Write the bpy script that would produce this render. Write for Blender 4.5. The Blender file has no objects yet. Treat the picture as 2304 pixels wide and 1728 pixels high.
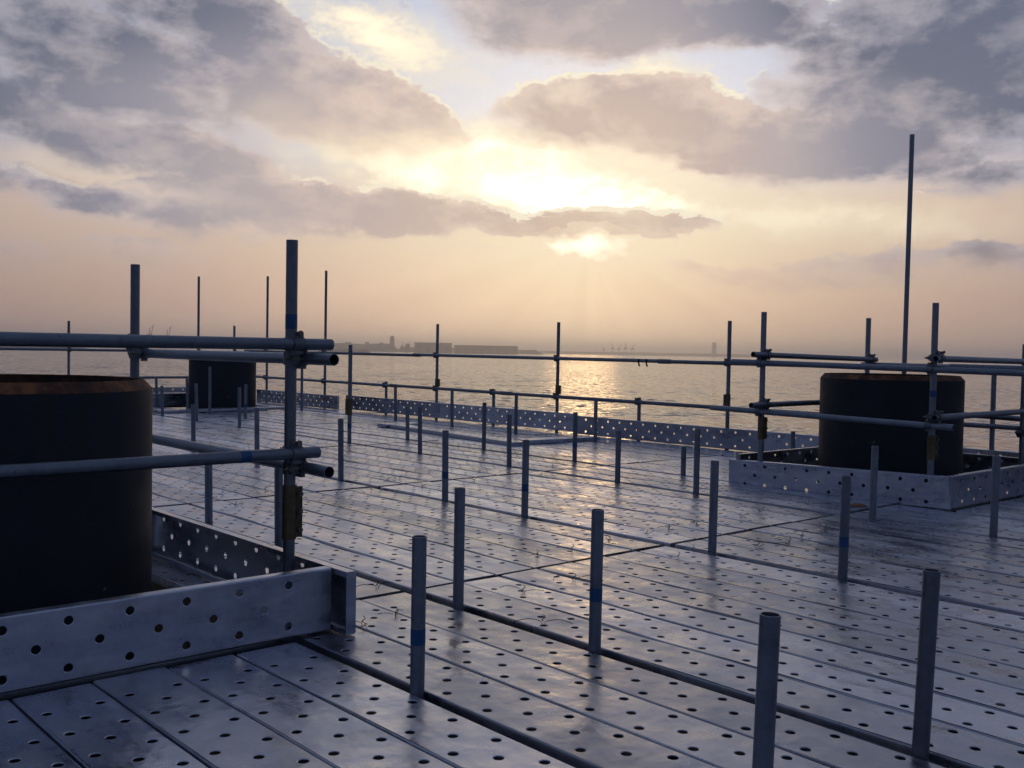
import bpy, math, random
import numpy as np
from mathutils import Vector, Matrix

random.seed(7)
rad = math.radians
S = bpy.context.scene
C = S.collection

# ------------------------------------------------------------------ camera
CAM_H = 1.13
PITCH, ROLL, YAW = rad(1.86), rad(1.03), rad(41.8)
f0 = Vector((math.sin(YAW), math.cos(YAW), 0)); r0 = Vector((math.cos(YAW), -math.sin(YAW), 0)); u0 = Vector((0, 0, 1))
fw = math.cos(PITCH) * f0 - math.sin(PITCH) * u0
up = math.sin(PITCH) * f0 + math.cos(PITCH) * u0
rt = math.cos(ROLL) * r0 + math.sin(ROLL) * up
cu = -math.sin(ROLL) * r0 + math.cos(ROLL) * up
cam = bpy.data.cameras.new('camera'); cam.sensor_width = 36; cam.lens = 36 * 2275 / 2304
cam.clip_start = 0.05; cam.clip_end = 90000
cam_o = bpy.data.objects.new('camera', cam); C.objects.link(cam_o)
cam_o.matrix_world = Matrix(((rt.x, cu.x, -fw.x, 0), (rt.y, cu.y, -fw.y, 0), (rt.z, cu.z, -fw.z, CAM_H), (0, 0, 0, 1)))
S.camera = cam_o

# ------------------------------------------------------------------ light
SUN_AZ, SUN_EL = rad(45.94), rad(6.2)          # from +Y towards +X
sun_dir = Vector((math.sin(SUN_AZ) * math.cos(SUN_EL), math.cos(SUN_AZ) * math.cos(SUN_EL), math.sin(SUN_EL)))
sl = bpy.data.lights.new('sun', 'SUN'); sl.energy = 0.03; sl.angle = rad(4.0); sl.color = (1.0, 0.60, 0.26)
so = bpy.data.objects.new('sun', sl); C.objects.link(so)
so.rotation_euler = (-sun_dir).to_track_quat('-Z', 'Y').to_euler()
S.view_settings.view_transform = 'Standard'; S.view_settings.look = 'None'
S.view_settings.exposure = 0.0; S.view_settings.gamma = 1.0
S.cycles.use_denoising = True
S.cycles.max_bounces = 4; S.cycles.diffuse_bounces = 2; S.cycles.glossy_bounces = 3
S.cycles.volume_bounces = 1; S.cycles.transparent_max_bounces = 4
S.cycles.sample_clamp_indirect = 4.0; S.cycles.adaptive_threshold = 0.02; S.cycles.adaptive_min_samples = 12

def lin(r, g, b):
    def c(v):
        v /= 255.0
        return v / 12.92 if v <= 0.04045 else ((v + 0.055) / 1.055) ** 2.4
    return (c(r), c(g), c(b), 1.0)

# ------------------------------------------------------------------ node helper
class G:
    def __init__(s, tree): s.t = tree; s.n = tree.nodes; s.l = tree.links
    def new(s, kind, **kw):
        n = s.n.new(kind)
        for k, v in kw.items(): setattr(n, k, v)
        return n
    def put(s, sock, v):
        if isinstance(v, bpy.types.NodeSocket): s.l.new(v, sock)
        elif v is not None: sock.default_value = v
    def m(s, op, a, b=None, c=None, clamp=False):
        n = s.new('ShaderNodeMath', operation=op, use_clamp=clamp)
        for i, v in enumerate((a, b, c)): s.put(n.inputs[i], v)
        return n.outputs[0]
    def v(s, op, a, b=None, out=0):
        n = s.new('ShaderNodeVectorMath', operation=op); s.put(n.inputs[0], a)
        if b is not None: s.put(n.inputs[3 if op == 'SCALE' else 1], b)
        return n.outputs['Value'] if op in ('DOT_PRODUCT', 'LENGTH', 'DISTANCE') else n.outputs[0]
    def xyz(s, x, y, z):
        n = s.new('ShaderNodeCombineXYZ')
        for i, q in enumerate((x, y, z)): s.put(n.inputs[i], q)
        return n.outputs[0]
    def sep(s, v):
        n = s.new('ShaderNodeSeparateXYZ'); s.put(n.inputs[0], v); return n.outputs
    def noise(s, vec, scale, detail=4, rough=0.55, out='Fac', dist=0.0):
        n = s.new('ShaderNodeTexNoise'); s.put(n.inputs['Vector'], vec)
        n.inputs['Scale'].default_value = scale; n.inputs['Detail'].default_value = detail
        n.inputs['Roughness'].default_value = rough; n.inputs['Distortion'].default_value = dist
        return n.outputs[out]
    def noise2(s, *a, **k):
        o = s.noise(*a, **k); o.node.noise_dimensions = '2D'; return o
    def mix(s, fac, a, b, mode='MIX'):
        n = s.new('ShaderNodeMix', data_type='RGBA', blend_type=mode)
        s.put(n.inputs[0], fac); s.put(n.inputs[6], a); s.put(n.inputs[7], b)
        return n.outputs[2]
    def ramp(s, fac, stops, interp='LINEAR'):
        n = s.new('ShaderNodeValToRGB'); s.put(n.inputs[0], fac); cr = n.color_ramp; cr.interpolation = interp
        while len(cr.elements) < len(stops): cr.elements.new(0.5)
        for e, (p, c) in zip(cr.elements, stops): e.position = p; e.color = c
        return n.outputs[0]
    def step(s, v, a, b, lo=0.0, hi=1.0):
        n = s.new('ShaderNodeMapRange', interpolation_type='SMOOTHSTEP')
        for i, q in enumerate((v, a, b, lo, hi)): s.put(n.inputs[i], q)
        return n.outputs[0]

# ------------------------------------------------------------------ sky
# positions are azimuth from the sun and elevation, in degrees: (az, el, half width, half height, tilt, weight)
CLOUDS = [
    (-26.5, 14.0, 13.0, 4.2, -8, 1.0), (-14.2, 13.1, 9.0, 2.5, -17, 1.0), (-20.5, 16.6, 6.5, 1.8, -12, 0.7),
    (-26.5, 10.2, 14.0, 2.0, -9, 1.05), (-18.5, 8.9, 5.5, 0.9, -9, 0.5),
    (-17.0, 7.1, 14.0, 1.8, 0, 1.2), (-10.0, 7.1, 6.0, 1.5, 0, 0.8), (-29.0, 7.6, 6.0, 0.8, -8, 0.6),
    (0.4, 7.15, 5.6, 0.75, 0, 1.3), (-4.4, 7.25, 3.4, 0.72, 0, 1.1), (5.2, 7.30, 2.6, 0.6, 4, 1.1), (2.2, 7.05, 2.2, 0.72, 0, 0.9),
    (1.8, 12.8, 8.5, 2.6, -7, 1.05), (10.5, 11.0, 12.0, 2.2, -5, 1.1),
    (1.5, 18.4, 11.5, 2.7, 0, 1.5), (9.0, 17.0, 4.5, 2.0, -20, 0.5),
    (18.5, 14.2, 12.0, 5.6, 0, 1.15), (22.0, 8.7, 5.0, 1.3, 6, 0.8),
    (8.5, 4.6, 8.0, 0.9, -7, 0.42), (19.0, 4.6, 12.0, 1.1, 0, 0.5), (-27.0, 4.6, 10.0, 1.3, 0, 0.3), (-7.0, 5.5, 5.0, 0.6, 3, 0.35),
]
GLOWS = [   # thin bright cloud lit from behind
    (-2.5, 9.4, 11.0, 2.9, -8, 0.95), (-10.0, 10.8, 10.0, 3.0, -10, 0.75), (0.3, 8.3, 5.0, 1.5, -4, 1.15),
    (-10.4, 16.2, 6.2, 2.3, -14, 0.62), (-15.5, 18.2, 6.0, 1.3, -16, 0.40), (4.0, 15.4, 3.2, 0.8, 0, 0.75), (0.2, 6.0, 2.6, 0.62, 0, 1.25), (-0.5, 5.4, 11.0, 2.2, 0, 0.40),
    (11.5, 7.4, 12.5, 1.5, -3, 0.5), (-25.0, 8.6, 8.0, 0.9, -8, 0.32), (-5.5, 12.6, 3.0, 0.6, -25, 0.2),
]
W = bpy.data.worlds.new('World'); S.world = W; W.use_nodes = True
W.cycles.sampling_method = 'MANUAL'; W.cycles.sample_map_resolution = 512
wt = W.node_tree; wt.nodes.clear(); g = G(wt)

def blob_sum(g, vec, blobs):
    """sum of w * max(0, 1 - r^2) over tilted ellipses, as quadratic forms of the position"""
    x, y, _ = g.sep(vec)
    q2 = g.xyz(g.m('MULTIPLY', x, x), g.m('MULTIPLY', x, y), g.m('MULTIPLY', y, y)); q1 = g.xyz(x, y, 1.0)
    tot = None
    for (a, e, ra, re, rot, w) in blobs:
        c, s_ = math.cos(rad(rot)), math.sin(rad(rot))
        A = c * c / ra ** 2 + s_ * s_ / re ** 2; B = 2 * c * s_ * (1 / ra ** 2 - 1 / re ** 2); D = s_ * s_ / ra ** 2 + c * c / re ** 2
        v1 = g.v('DOT_PRODUCT', q2, (-w * A, -w * B, -w * D))
        v2 = g.v('DOT_PRODUCT', q1, (w * (2 * A * a + B * e), w * (2 * D * e + B * a), w * (1 - A * a * a - B * a * e - D * e * e)))
        t = g.m('MAXIMUM', g.m('ADD', v1, v2), 0.0)
        tot = t if tot is None else g.m('ADD', tot, t)
    return tot

tc = g.new('ShaderNodeTexCoord').outputs['Generated']
dirn = g.v('NORMALIZE', tc)
rot = g.new('ShaderNodeVectorRotate', rotation_type='Z_AXIS'); g.put(rot.inputs[0], dirn); rot.inputs['Angle'].default_value = SUN_AZ
dx, dy, dz = g.sep(rot.outputs[0])
az = g.m('DEGREES', g.m('ARCTAN2', dx, dy)); el = g.m('DEGREES', g.m('ARCSINE', dz))
P = g.xyz(az, el, 0.0)
ang = g.m('DEGREES', g.m('ARCCOSINE', g.m('MINIMUM', g.v('DOT_PRODUCT', dirn, tuple(sun_dir)), 0.99999)))

# wind-torn edges: positions are pushed about by noise before the cloud shapes are read
st = g.v('MULTIPLY', P, (0.55, 1.0, 1.0))
w1 = g.v('MULTIPLY', g.v('SUBTRACT', g.noise2(st, 0.16, 1, 0.5, 'Color'), (0.5, 0.5, 0.5)), (7.0, 2.4, 0.0))
n2 = g.v('SUBTRACT', g.noise2(st, 0.62, 5, 0.64, 'Color'), (0.5, 0.5, 0.5))
fb = g.noise2(st, 0.42, 5, 0.62)
pw = g.v('ADD', g.v('ADD', P, w1), g.v('MULTIPLY', n2, (2.8, 1.7, 0.0)))
fbm = g.m('MULTIPLY', g.m('SUBTRACT', fb, 0.5), 0.75)
def dens(off): return g.m('ADD', blob_sum(g, g.v('ADD', pw, off) if off else pw, CLOUDS), fbm)
# clouds over the rest of the sky: the same broken layer, on a level plane
pl = g.v('SCALE', dirn, g.m('DIVIDE', 1.0, g.m('ADD', g.m('MAXIMUM', dz, 0.0), 0.12)))
gen = g.m('ADD', g.noise2(pl, 1.1, 5, 0.58), 0.15)
far = g.m('MAXIMUM', g.step(el, 18.0, 25.0), g.step(g.m('ABSOLUTE', g.m('ADD', az, 4.5)), 27.0, 36.0))
genm = g.m('MULTIPLY', g.m('SUBTRACT', gen, 0.42), 2.2)
def merge(d): return g.m('ADD', g.m('MULTIPLY', d, g.m('SUBTRACT', 1.0, far)), g.m('MULTIPLY', genm, far))
d0 = merge(dens(None)); dU = merge(dens((0.0, 0.26, 0.0)))
top = g.step(g.m('SUBTRACT', dU, d0), 0.06, -0.09)      # 1 on upper edges, 0 on the ragged undersides
mask = g.m('ADD', g.m('MULTIPLY', g.step(d0, 0.05, 0.34), top), g.m('MULTIPLY', g.step(d0, -0.10, 1.0), g.m('SUBTRACT', 1.0, top)))
core = g.step(d0, 0.15, 1.25)
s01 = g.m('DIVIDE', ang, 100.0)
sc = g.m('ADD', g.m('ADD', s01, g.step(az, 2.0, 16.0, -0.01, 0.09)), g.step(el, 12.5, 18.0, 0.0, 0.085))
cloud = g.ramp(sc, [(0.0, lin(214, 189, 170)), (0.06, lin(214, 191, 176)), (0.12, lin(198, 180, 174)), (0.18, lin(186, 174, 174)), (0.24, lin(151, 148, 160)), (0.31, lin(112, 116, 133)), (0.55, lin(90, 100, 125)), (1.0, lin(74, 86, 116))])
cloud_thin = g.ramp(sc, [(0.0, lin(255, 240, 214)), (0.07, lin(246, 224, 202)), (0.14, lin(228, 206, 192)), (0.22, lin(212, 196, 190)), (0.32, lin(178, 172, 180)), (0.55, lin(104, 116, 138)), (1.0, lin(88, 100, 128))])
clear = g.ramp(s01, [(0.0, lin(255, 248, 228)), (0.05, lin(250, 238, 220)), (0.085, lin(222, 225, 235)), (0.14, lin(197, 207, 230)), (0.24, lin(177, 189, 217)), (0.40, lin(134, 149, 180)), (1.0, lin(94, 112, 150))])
sky = g.new('ShaderNodeTexSky', sky_type='NISHITA'); sky.sun_disc = False
sky.sun_elevation = SUN_EL; sky.sun_rotation = SUN_AZ; sky.dust_density = 3.0; sky.altitude = 10
nis = g.mix(1.0, sky.outputs[0], (0.1, 0.1, 0.1, 1), 'MULTIPLY')
clear = g.mix(0.08, clear, nis)
clear = g.mix(g.step(el, 12.5, 7.5, 0.0, 0.9), clear, g.ramp(s01, [(0.0, lin(255, 240, 206)), (0.08, lin(248, 226, 190)), (0.2, lin(222, 194, 168)), (0.34, lin(198, 172, 158)), (1.0, lin(132, 134, 150))]))
gl = blob_sum(g, g.v('ADD', P, g.v('MULTIPLY', n2, (4.0, 1.7, 0))), GLOWS)
glow = g.m('MULTIPLY', g.m('MULTIPLY', gl, g.step(fb, 0.30, 0.66, 0.62, 1.22)), g.m('SUBTRACT', 1.0, far))
bg = g.mix(g.step(glow, -0.05, 0.85), clear, lin(255, 240, 210))
hot = g.m('POWER', g.m('MAXIMUM', g.m('SUBTRACT', glow, 0.42), 0.0), 1.2)
bg = g.mix(1.0, bg, g.v('SCALE', (0.62, 0.56, 0.46), hot), 'ADD')
tex = g.step(fb, 0.26, 0.76, -0.46, 0.40)
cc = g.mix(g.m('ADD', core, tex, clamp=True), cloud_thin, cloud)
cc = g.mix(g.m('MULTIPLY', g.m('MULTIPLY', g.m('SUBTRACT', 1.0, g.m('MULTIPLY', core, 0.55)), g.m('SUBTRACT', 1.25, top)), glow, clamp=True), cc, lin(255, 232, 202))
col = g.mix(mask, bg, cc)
# sunlit upper rims of the clouds
rim = g.m('MULTIPLY', g.step(d0, 0.07, 0.16), g.step(dU, 0.19, 0.04))
rim = g.m('MULTIPLY', rim, g.step(ang, 36.0, 5.0, 0.12, 1.0))
rim = g.m('MULTIPLY', g.m('MULTIPLY', rim, g.step(g.sep(n2)[2], -0.18, 0.02)), g.step(el, 6.6, 7.6))
col = g.mix(g.m('MINIMUM', rim, 0.95), col, lin(255, 244, 218))
# murky air near the horizon
hz_col = g.ramp(g.m('DIVIDE', g.m('ABSOLUTE', g.m('ADD', az, 1.0)), 90.0), [(0.0, lin(248, 218, 178)), (0.05, lin(240, 209, 172)), (0.13, lin(226, 194, 164)), (0.24, lin(208, 177, 158)), (0.36, lin(190, 162, 149)), (0.6, lin(140, 128, 130)), (1.0, lin(118, 116, 130))])
hz_col = g.v('SCALE', hz_col, g.step(g.m('ABSOLUTE', g.m('ADD', az, 3.5)), 26.0, 3.0, 0.88, 1.22))
hz_low = g.mix(g.step(el, 5.5, 0.0), hz_col, g.mix(1.0, hz_col, (1.0, 0.955, 0.95, 1), 'MULTIPLY'))
ha = g.m('MULTIPLY', g.step(el, 7.6, 2.0), g.step(fb, 0.2, 0.8, 0.99, 0.86))
phi = g.m('ARCTAN2', az, g.m('SUBTRACT', 6.4, el))
rn = g.new('ShaderNodeTexNoise', noise_dimensions='1D'); g.put(rn.inputs['W'], phi); rn.inputs['Scale'].default_value = 3.5; rn.inputs['Detail'].default_value = 2
ray = g.m('MULTIPLY', g.m('MULTIPLY', g.step(rn.outputs['Fac'], 0.3, 0.7, -1.0, 1.0), g.step(el, 6.4, 4.6)), g.step(ang, 26.0, 4.0, 0.0, 0.045))
hz_low = g.v('SCALE', hz_low, g.m('ADD', 1.0, ray))
col = g.mix(ha, col, hz_low)
col = g.mix(g.step(el, 0.0, -4.0), col, (0.03, 0.035, 0.045, 1))
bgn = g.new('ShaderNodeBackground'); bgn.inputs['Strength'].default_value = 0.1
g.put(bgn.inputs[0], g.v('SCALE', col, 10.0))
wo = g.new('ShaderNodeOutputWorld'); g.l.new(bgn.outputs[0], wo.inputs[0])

# ------------------------------------------------------------------ materials
def material(name):
    m = bpy.data.materials.new(name); m.use_nodes = True; t = m.node_tree; t.nodes.clear(); g = G(t)
    b = g.new('ShaderNodeBsdfPrincipled'); o = g.new('ShaderNodeOutputMaterial'); g.l.new(b.outputs[0], o.inputs[0])
    return m, g, b
def objpos(g):
    tc = g.new('ShaderNodeTexCoord').outputs['Object']; oi = g.new('ShaderNodeObjectInfo')
    off = g.xyz(g.m('MULTIPLY', oi.outputs['Random'], 37.0), g.m('MULTIPLY', oi.outputs['Random'], 91.0), 0.0)
    return g.v('ADD', tc, off), oi.outputs['Random']
def bump(g, b, h, strength, dist):
    n = g.new('ShaderNodeBump'); n.inputs['Strength'].default_value = strength; n.inputs['Distance'].default_value = dist
    g.put(n.inputs['Height'], h); g.l.new(n.outputs[0], b.inputs['Normal'])

def plank_material():
    m, g, b = material('galvanised_plank')
    p, rnd = objpos(g)
    fine = g.noise2(p, 24.0, 4, 0.68)
    streak = g.noise2(g.v('MULTIPLY', p, (6.0, 1.0, 1.0)), 1.7, 5, 0.66)
    blot = g.noise2(g.v('MULTIPLY', p, (1.6, 1.0, 1.0)), 3.2, 5, 0.62)
    vor = g.new('ShaderNodeTexVoronoi', voronoi_dimensions='2D'); g.put(vor.inputs['Vector'], p); vor.inputs['Scale'].default_value = 55
    sp = g.sep(vor.outputs['Color'])[0]
    t = g.m('ADD', g.m('MULTIPLY', streak, 0.42), g.m('ADD', g.m('MULTIPLY', blot, 0.40), g.m('MULTIPLY', fine, 0.18)))
    base = g.ramp(t, [(0.30, (0.27, 0.285, 0.35, 1)), (0.48, (0.40, 0.42, 0.485, 1)), (0.60, (0.50, 0.52, 0.58, 1)), (0.74, (0.60, 0.615, 0.66, 1))])
    base = g.mix(g.m('MULTIPLY', sp, 0.2), base, (0.40, 0.42, 0.47, 1))
    base = g.v('SCALE', base, g.m('ADD', 0.74, g.m('MULTIPLY', rnd, 0.56)))
    dirt = g.step(g.noise2(p, 2.6, 6, 0.72), 0.55, 0.70)
    base = g.mix(g.m('MULTIPLY', dirt, 0.22), base, (0.18, 0.17, 0.17, 1))
    g.put(b.inputs['Base Color'], base)
    g.put(b.inputs['Metallic'], g.m('SUBTRACT', 0.94, g.m('MULTIPLY', dirt, 0.25)))
    rg = g.m('ADD', g.step(g.m('ADD', g.m('MULTIPLY', blot, 0.6), g.m('MULTIPLY', streak, 0.4)), 0.34, 0.66, 0.18, 0.41), g.m('MULTIPLY', fine, 0.10))
    g.put(b.inputs['Roughness'], rg)
    hb = g.m('ADD', g.noise2(p, 3.0, 2, 0.5), g.m('ADD', g.m('MULTIPLY', g.noise2(p, 9.0, 2, 0.5), 0.32), g.m('MULTIPLY', fine, 0.03)))
    bump(g, b, hb, 0.8, 0.016)
    return m
def tube_material(name, c0, c1, rough=(0.38, 0.58), metal=0.85):
    m, g, b = material(name)
    p, rnd = objpos(g)
    n = g.noise(p, 9.0, 5, 0.65); n2 = g.noise(p, 60.0, 3, 0.6)
    base = g.ramp(g.m('ADD', g.m('MULTIPLY', n, 0.7), g.m('MULTIPLY', n2, 0.3)), [(0.32, (*c0, 1)), (0.68, (*c1, 1))])
    base = g.v('SCALE', base, g.m('ADD', 0.85, g.m('MULTIPLY', rnd, 0.3)))
    spots = g.step(g.noise(p, 26.0, 3, 0.6), 0.66, 0.72)
    base = g.mix(g.m('MULTIPLY', spots, 0.35), base, (0.06, 0.055, 0.05, 1))
    g.put(b.inputs['Base Color'], base); b.inputs['Metallic'].default_value = metal
    g.put(b.inputs['Roughness'], g.step(n, 0.3, 0.7, rough[0], rough[1]))
    bump(g, b, n2, 0.15, 0.002)
    return m
def pile_material():
    m, g, b = material('pile_coating')
    p, rnd = objpos(g)
    n = g.noise(p, 3.0, 5, 0.6)
    base = g.ramp(n, [(0.3, (0.012, 0.015, 0.022, 1)), (0.7, (0.024, 0.028, 0.037, 1))])
    tcz = g.sep(g.new('ShaderNodeTexCoord').outputs['Object'])
    run = g.noise(g.xyz(g.m('MULTIPLY', tcz[0], 9.0), g.m('MULTIPLY', tcz[1], 9.0), g.m('MULTIPLY', tcz[2], 0.7)), 1.5, 4, 0.6)
    run = g.m('MULTIPLY', g.step(run, 0.50, 0.66), g.step(tcz[2], 12.2, 12.97))
    base = g.mix(g.m('MULTIPLY', run, 0.4), base, (0.042, 0.026, 0.018, 1))
    chip = g.step(g.noise(p, 11.0, 4, 0.6), 0.705, 0.74)
    base = g.mix(g.m('MULTIPLY', chip, 0.5), base, (0.30, 0.30, 0.32, 1))
    g.put(b.inputs['Base Color'], base); g.put(b.inputs['Roughness'], g.step(n, 0.3, 0.7, 0.5, 0.68)); b.inputs['Specular IOR Level'].default_value = 0.3
    bump(g, b, g.noise(p, 40.0, 3), 0.1, 0.002)
    return m
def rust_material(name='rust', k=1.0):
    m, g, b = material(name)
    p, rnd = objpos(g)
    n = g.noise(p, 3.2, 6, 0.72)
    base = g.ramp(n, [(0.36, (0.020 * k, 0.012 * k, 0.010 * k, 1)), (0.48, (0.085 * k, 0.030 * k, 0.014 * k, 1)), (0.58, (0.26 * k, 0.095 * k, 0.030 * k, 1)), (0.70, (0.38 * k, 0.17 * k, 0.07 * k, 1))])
    g.put(b.inputs['Base Color'], base); b.inputs['Roughness'].default_value = 0.85
    bump(g, b, g.noise(p, 30.0, 5, 0.7), 0.4, 0.006)
    return m
def flat_material(name, col, rough=0.6, metal=0.0, var=0.15):
    m, g, b = material(name); p, rnd = objpos(g)
    n = g.noise(p, 12.0, 4, 0.6)
    g.put(b.inputs['Base Color'], g.v('SCALE', tuple(col), g.m('ADD', 1.0 - var, g.m('MULTIPLY', n, 2 * var))))
    b.inputs['Roughness'].default_value = rough; b.inputs['Metallic'].default_value = metal
    return m
def sea_material():
    m, g, b = material('sea_water')
    tc = g.new('ShaderNodeTexCoord').outputs['Object']
    r = g.new('ShaderNodeVectorRotate', rotation_type='Z_AXIS'); g.put(r.inputs[0], tc); r.inputs['Angle'].default_value = SUN_AZ
    q = g.v('MULTIPLY', r.outputs[0], (0.75, 1.0, 1.0))
    patch = g.step(g.noise2(g.v('MULTIPLY', r.outputs[0], (1.0, 0.3, 1)), 0.006, 3, 0.6), 0.3, 0.7, 0.75, 1.2)
    half = (0.5, 0.5, 0.5)
    n1 = g.v('SUBTRACT', g.noise2(q, 0.055, 2, 0.6, 'Color'), half); n2 = g.v('SUBTRACT', g.noise2(q, 0.33, 2, 0.6, 'Color'), half)
    nv = g.v('ADD', g.v('MULTIPLY', n1, (0.16, 0.75, 0)), g.v('MULTIPLY', n2, (0.24, 1.20, 0)))
    nv = g.v('NORMALIZE', g.v('ADD', g.v('SCALE', nv, patch), (0, 0, 1)))
    b.inputs['Base Color'].default_value = (0.018, 0.024, 0.028, 1)
    b.inputs['Roughness'].default_value = 0.10; b.inputs['IOR'].default_value = 1.27
    g.l.new(nv, b.inputs['Normal'])
    return m
M = {
    'plank': plank_material(),
    'tube': tube_material('galvanised_tube', (0.15, 0.168, 0.20), (0.26, 0.285, 0.325)),
    'clamp': tube_material('forged_clamp', (0.10, 0.107, 0.12), (0.23, 0.24, 0.26), (0.45, 0.65), 0.75),
    'bolt': tube_material('zinc_bolt', (0.12, 0.11, 0.09), (0.26, 0.24, 0.20), (0.35, 0.55), 0.8),
    'sleeve': tube_material('olive_zinc_sleeve', (0.08, 0.06, 0.032), (0.21, 0.16, 0.08), (0.4, 0.6), 0.5),
    'inner': flat_material('tube_bore', (0.02, 0.018, 0.016), 0.9),
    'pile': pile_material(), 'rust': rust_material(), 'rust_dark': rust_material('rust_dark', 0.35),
    'tape': flat_material('blue_tape', (0.012, 0.075, 0.20), 0.45),
    'wire': flat_material('tie_wire_iron', (0.05, 0.042, 0.038), 0.55, 0.6),
    'sea': sea_material(), 'blocker': flat_material('dark_blocker', (0.05, 0.042, 0.035), 0.9),  # second entry: dark tone of the view-blocking sheet added below the planks
    'land': flat_material('far_land', (0.075, 0.075, 0.055), 0.95, 0, 0.3),
    'bldg': flat_material('far_cladding', (0.20, 0.185, 0.18), 0.9), 'roof': flat_material('far_roof', (0.12, 0.11, 0.11), 0.9),
    'steel_far': flat_material('far_crane_steel', (0.10, 0.09, 0.085), 0.8),
}

# ------------------------------------------------------------------ mesh helpers
class MB:
    def __init__(s): s.v = []; s.f = []
    def add(s, vs, fs):
        o = len(s.v); s.v += [tuple(q) for q in vs]; s.f += [tuple(i + o for i in q) for q in fs]; return s
    def box(s, c, size, mat=None):
        a, b, d = (q / 2 for q in size); c = Vector(c)
        vs = [Vector((x, y, z)) for x in (-a, a) for y in (-b, b) for z in (-d, d)]
        if mat is not None: vs = [mat @ q for q in vs]
        return s.add([c + q for q in vs], [(0, 1, 3, 2), (4, 6, 7, 5), (0, 4, 5, 1), (2, 3, 7, 6), (0, 2, 6, 4), (1, 5, 7, 3)])
    def revolve(s, p, axis, prof, seg=16, a0=0.0, a1=None):
        """profile of (radius, height) along axis from p"""
        p = Vector(p); axis = Vector(axis).normalized()
        e1 = axis.orthogonal().normalized(); e2 = axis.cross(e1)
        vs, fs = [], []; n = len(prof); closed = a1 is None
        cnt = seg if closed else seg + 1
        for k in range(cnt):
            t = 2 * math.pi * k / seg if closed else a0 + (a1 - a0) * k / seg
            d = e1 * math.cos(t) + e2 * math.sin(t)
            for r, h in prof: vs.append(p + d * r + axis * h)
        for k in range(seg):
            j = (k + 1) % cnt
            for i in range(n - 1): fs.append((k * n + i, j * n + i, j * n + i + 1, k * n + i + 1))
        return s.add(vs, fs)
    def tube(s, p0, p1, r=0.02415, wall=0.0032, seg=18, bore=0.35):
        """open pipe: outer wall, end rims and bores"""
        p0 = Vector(p0); p1 = Vector(p1); L = (p1 - p0).length; ri = r - wall; b = min(bore, L * 0.45)
        return s.revolve(p0, p1 - p0, [(0.0001, b), (ri, b), (ri, 0), (r - 0.0008, 0), (r, 0.0008), (r, L - 0.0008), (r - 0.0008, L), (ri, L), (ri, L - b), (0.0001, L - b)], seg)
    def rod(s, p0, p1, r, seg=8):
        p0 = Vector(p0); p1 = Vector(p1); L = (p1 - p0).length
        return s.revolve(p0, p1 - p0, [(0.00005, 0), (r, 0), (r, L), (0.00005, L)], seg)
    def ring(s, c, axis, r0, r1, h, seg=18):
        return s.revolve(c, axis, [(r0, -h / 2), (r1, -h / 2), (r1, h / 2), (r0, h / 2), (r0, -h / 2)], seg)
    def path(s, pts, r, seg=5):
        pts = [Vector(q) for q in pts]; vs, fs = [], []
        for i, q in enumerate(pts):
            t = (pts[min(i + 1, len(pts) - 1)] - pts[max(i - 1, 0)]).normalized()
            e1 = t.orthogonal().normalized(); e2 = t.cross(e1)
            for k in range(seg):
                a = 2 * math.pi * k / seg; vs.append(q + (e1 * math.cos(a) + e2 * math.sin(a)) * r)
        for i in range(len(pts) - 1):
            for k in range(seg): fs.append((i * seg + k, i * seg + (k + 1) % seg, (i + 1) * seg + (k + 1) % seg, (i + 1) * seg + k))
        fs.append(tuple(range(seg))); fs.append(tuple(range(len(vs) - seg, len(vs))))
        return s.add(vs, fs)
    def mesh(s, name, off=(0, 0, 0), smooth=True):
        o = Vector(off); me = bpy.data.meshes.new(name)
        me.from_pydata([tuple(Vector(q) - o) for q in s.v], [], s.f)
        if smooth: me.shade_smooth(); me.set_sharp_from_angle(angle=rad(38))
        me.update(); return me
WLOC = {}
def empty(name, loc=(0, 0, 0), parent=None):
    o = bpy.data.objects.new(name, None); C.objects.link(o); o.empty_display_size = 0.1
    base = WLOC.get(parent.name, Vector((0, 0, 0))) if parent else Vector((0, 0, 0))
    o.location = Vector(loc) - base; o.parent = parent; WLOC[o.name] = Vector(loc); return o
def obj(name, mb, mat, parent=None, loc=None, smooth=True):
    """world-space builder -> one mesh object; its origin at loc (or at the parent)"""
    base = WLOC.get(parent.name, Vector((0, 0, 0))) if parent else Vector((0, 0, 0))
    loc = Vector(loc) if loc is not None else base
    me = mb.mesh(name, loc, smooth); me.materials.append(M[mat])
    o = bpy.data.objects.new(name, me); C.objects.link(o); o.parent = parent; o.location = loc - base
    WLOC[o.name] = loc; return o
def tag(o, label, cat, group=None):
    o['label'] = label; o['category'] = cat
    if group: o['group'] = group
    return o

# ------------------------------------------------------------------ sea
SEA_Z = -12.0
mb = MB(); n = 96; Rr = [0, 40, 120, 300, 800, 2000, 5000, 12000, 24000]
vs = [(0, 0, SEA_Z)]; fs = []
for i, r in enumerate(Rr[1:]):
    for k in range(n): vs.append((r * math.cos(2 * math.pi * k / n), r * math.sin(2 * math.pi * k / n), SEA_Z))
for k in range(n): fs.append((0, 1 + k, 1 + (k + 1) % n))
for i in range(len(Rr) - 2):
    a = 1 + i * n; b2 = a + n
    for k in range(n): fs.append((a + k, b2 + k, b2 + (k + 1) % n, a + (k + 1) % n))
mb.add(vs, fs); sea = obj('sea', mb, 'sea', smooth=False); sea['kind'] = 'structure'

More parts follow.
